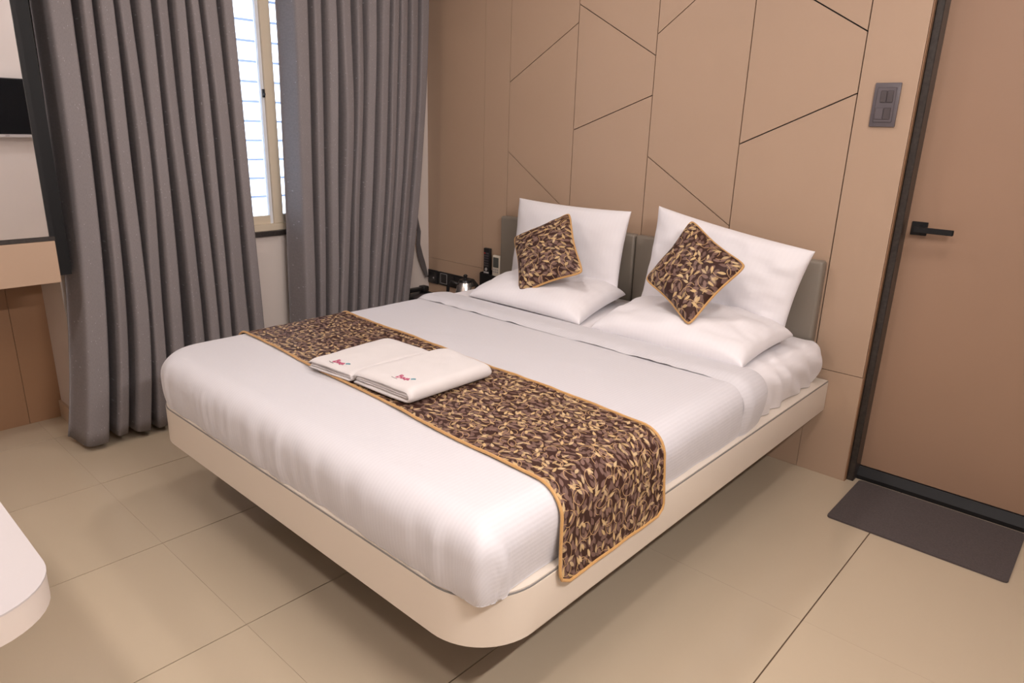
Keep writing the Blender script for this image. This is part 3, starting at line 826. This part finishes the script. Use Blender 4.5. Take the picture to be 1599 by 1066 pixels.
b = MB(); b.lathe([(.066, NZ+0.0220), (.068, NZ+0.0366), (.062, NZ+0.1098), (.048, NZ+0.1708), (.040, NZ+0.1854)], .60, -.16); b.build('body', M['steel'], ke, True)
b = MB(); b.lathe([(.070, NZ), (.070, NZ+0.0195), (.066, NZ+0.0214)], .60, -.16); b.build('base', M['black'], ke, True)
b = MB(); b.lathe([(.041, NZ+0.1860), (.036, NZ+0.1989), (.012, NZ+0.2050), (.010, NZ+0.2147), (.014, NZ+0.2245), (.006, NZ+0.2318)], .60, -.16); b.build('lid', M['black'], ke, True)
b = MB(); b.tube([(.563, -.185, NZ+0.1708), (.528, -.205, NZ+0.1830), (.508, -.216, NZ+0.1464), (.506, -.217, NZ+0.0854), (.530, -.203, NZ+0.0549)], 0.010, 8); b.build('handle', M['black'], ke, True)
b = MB(); b.prism([(.645, NZ+0.1525), (.672, NZ+0.1684), (.648, NZ+0.1159)], 'y', -.175, -.145); b.build('spout', M['steel'], ke)

# sockets on the wall
def plate(name, label, cat, x0, x1, z0, z1, y=0.0):
    e_ = empty(name, ((x0+x1)/2, y, z0)); tag(e_, label, cat)
    b_ = MB(); b_.box(x0, x1, y-0.011, y-0.0005, z0, z1); b_.bevel(0.003, 2); b_.build('plate', M['black'] if name == 'power_socket' else M['switch'], e_, True)
    return e_
e = plate('power_socket', 'small black socket plate in the corner above the nightstand', 'socket', .090, .184, .430, .520)
b = MB(); b.box(.108, .166, -.0135, -.0111, .452, .508); b.bevel(.001, 1); b.build('module', M['socket'], e)
b = MB(); b.tube([(.146, -.0140, .470), (.146, -.0115, .470)], .006, 10); b.build('indicator', M['grey_btn'], e)
e = plate('power_socket', 'long black socket plate with three modules beside the kettle', 'socket', .192, .497, .432, .520)
for k, (a, c) in enumerate(((.216, .272), (.280, .340), (.352, .420), (.428, .482))):
    b = MB(); b.box(a, c, -.0135, -.0111, .448, .508); b.bevel(.001, 1); o = b.build('module', M['socket'], e)
    if k == 0:
        b = MB()
        for (p0, p1, q0, q1) in ((a, c, .5085, .511), (a, c, .445, .4475), (a-.003, a-.0005, .445, .511), (c+.0005, c+.003, .445, .511)): b.box(p0, p1, -.0128, -.0112, q0, q1)
        localise(b.build('bright_rim', M['grey_btn']), o)
b = MB(); b.prism([(.498, .440), (.498, .522), (.515, .520), (.560, .478), (.600, .470), (.600, .430)], 'y', -.045, -.0005); b.bevel(.004, 2)
tag(b.build('plug_adapter', M['black'], None, True), 'black angular plug adapter between socket and remote holder', 'adapter')

rh = empty('remote_holder', (.69, -.02, .47)); tag(rh, 'black wall-mounted remote holder beside the headboard', 'holder')
b = MB(); b.box(.605, .775, -.004, -.0005, .47, .60); b.box(.605, .775, -.044, -.040, .47, .580); b.box(.605, .775, -.040, -.004, .47, .475)
b.box(.605, .609, -.040, -.004, .475, .585); b.box(.771, .775, -.040, -.004, .475, .585); b.box(.688, .692, -.040, -.004, .475, .580)
b.build('tray', M['black'], rh)
r1 = empty('remote_control', (.648, -.02, .476)); tag(r1, 'slim black television remote standing in the wall holder', 'remote')
b = MB(); b.box(.624, .674, -.032, -.012, .477, .735); b.bevel(.004, 2); b.build('body', M['black'], r1, True)
for i in range(3):
    for j in range(6):
        b = MB(); b.box(.631+.013*i, .639+.013*i, -.0335, -.0321, .625+.015*j, .633+.015*j)
        b.build('button', M['red_btn'] if (i == 0 and j == 5) else M['switch'], r1)
b = MB(); b.tube([(.649, -.0345, .607), (.649, -.0321, .607)], .010, 12); b.build('ok_button', M['grey_btn'], r1)
b = MB(); b.box(.628, .670, -.0338, -.0321, .583, .592); b.build('logo_strip', M['grey_btn'], r1)
r2 = empty('remote_control', (.73, -.02, .476)); tag(r2, 'cream air-conditioner remote with grey display in the wall holder', 'remote')
b = MB(); b.box(.700, .762, -.035, -.012, .530, .702); b.bevel(.006, 3); b.build('body', M['cream_plastic'], r2, True)
b = MB(); b.box(.709, .753, -.0365, -.0351, .630, .690); b.build('display', M['lcd'], r2)
for i in range(3):
    for j in range(2):
        b = MB(); b.box(.708+.016*i, .720+.016*i, -.0368, -.0351, .598+.014*j, .607+.014*j); b.build('button', M['grey_btn'], r2)
b = MB(); b.box(.700, .762, -.030, -.014, .4765, .5295); b.build('lower_body', M['cream_plastic'], r2)

# light switch by the door
e = plate('light_switch', 'grey double light switch plate left of the door frame', 'switch', 2.673, 2.764, 1.478, 1.637)
b = MB(); b.box(2.685, 2.752, -.0145, -.0112, 1.495, 1.620); b.bevel(.002, 1); ins_ = b.build('insert', M['switch'], e)
for (a, c, z0, z1, mt_) in ((2.700, 2.721, 1.566, 1.608, 'switch_dark'), (2.7225, 2.744, 1.566, 1.608, 'switch_dark'), (2.690, 2.717, 1.505, 1.547, 'switch'), (2.719, 2.744, 1.505, 1.547, 'switch_dark')):
    b = MB(); b.box(a, c, -.0185, -.0146, z0, z1); b.bevel(.0015, 1); localise(b.build('rocker', M[mt_]), ins_)

# door mat
b = MB(); b.prism(rrect(2.868, 3.470, -.362, .050, (.015, .015, .015, .015), 5), 'z', 0.0005, 0.008)
o = b.build('door_mat', M['mat']); tag(o, 'dark grey carpet mat on the tiles in front of the door', 'mat')

# white table in the left foreground
tt = empty('side_table', (1.75, -3.12, 0)); tag(tt, 'white table with rounded corner in the left foreground', 'table')
b = MB(); b.prism(rrect(1.10, 2.385, -3.45, -2.785, (.10, .12, .115, .10), 10), 'z', .700-.052, .698); b.build('edge', M['table_edge'], tt, True)
b = MB(); b.prism(rrect(1.10, 2.386, -3.451, -2.784, (.10, .12, .115, .10), 10), 'z', .6982, .7015); b.build('table_top', M['white_table'], tt, True)
b = MB(); b.box(1.35, 1.45, -3.3, -3.0, .02, .648); b.bevel(.004, 1); b.build('leg', M['white_table'], tt)
b = MB(); b.box(1.20, 1.60, -3.40, -2.98, 0, .02); b.bevel(.004, 1); b.build('foot_plate', M['white_table'], tt)

# ------------------------------------------------------------------ ceiling downlights (above the picture)
for (x, y, pw, lab) in DOWNLIGHTS:
    e = empty('ceiling_downlight', (x, y, ZC)); tag(e, lab, 'downlight', 'recessed ceiling downlights')
    b = MB(); b.lathe([(.125, ZC-.008), (.130, ZC-.004), (.130, ZC-.0005)], x, y); b.build('ring', M['trim_white'], e, True)
    b = MB(); b.lathe([(.105, ZC-.0100), (.105, ZC-.0085)], x, y); b.build('lens', M['lamp'], e)
    L = bpy.data.lights.new('downlight_lamp', 'AREA'); L.shape = 'DISK'; L.size = 0.20; L.energy = pw; L.color = LAMP_COL
    lo = bpy.data.objects.new('downlight_lamp', L); COL.objects.link(lo); lo.parent = e; lo.location = (0, 0, -0.012)

# round fill panel added on the ceiling for more diffuse light
x, y, pw = FILL_PANEL
e = empty('ceiling_fill_panel', (x, y, ZC)); tag(e, 'added unseen round fill panel on the ceiling', 'fill light')
b = MB(); b.lathe([(.335, ZC-.022), (.345, ZC-.018), (.345, ZC-.0005)], x, y, 48); b.build('rim', M['trim_white'], e, True)
b = MB(); b.lathe([(.325, ZC-.0250), (.325, ZC-.0225)], x, y, 48); b.build('lens', M['lamp'], e)
L = bpy.data.lights.new('panel_fill_lamp', 'AREA'); L.shape = 'DISK'; L.size = 0.62; L.energy = pw; L.color = LAMP_COL
lo = bpy.data.objects.new('panel_fill_lamp', L); COL.objects.link(lo); lo.parent = e; lo.location = (0, 0, -0.028)

# unseen tube-shaped fill lamp, added to light upright surfaces from the side
y0, y1, z, pw = FILL_TUBE
e = empty('fill_tube_light', (XR, (y0+y1)/2, z)); tag(e, 'added unseen tube-shaped fill light on the television wall', 'wall light')
b = MB(); b.box(XR-0.030, XR-0.0005, y0, y1, z-0.022, z+0.022); b.bevel(.003, 1); b.build('housing', M['trim_white'], e)
b = MB(); b.tube([(XR-0.045, y0+.02, z), (XR-0.045, y1-.02, z)], 0.014, 14); b.build('tube', M['lamp'], e, True)
for yy in (y0, y1-.02):
    b = MB(); b.box(XR-0.062, XR-0.030, yy, yy+.02, z-0.018, z+0.018); b.build('end_cap', M['trim_white'], e)
L = bpy.data.lights.new('tube_fill_lamp', 'AREA'); L.shape = 'RECTANGLE'; L.size = y1-y0-0.06; L.size_y = 0.05; L.energy = pw; L.color = (1.0, 0.92, 0.89)
lo = bpy.data.objects.new('tube_fill_lamp', L); COL.objects.link(lo); lo.parent = e
# faces the bed, tipped a little downwards
zax = Vector((0.94, 0, 0.34)).normalized(); xax = Vector((0, 1, 0)); yax = zax.cross(xax)
mm = Matrix((xax, yax, zax)).transposed()
lo.location = (-0.075, 0, 0); lo.rotation_euler = mm.to_euler()
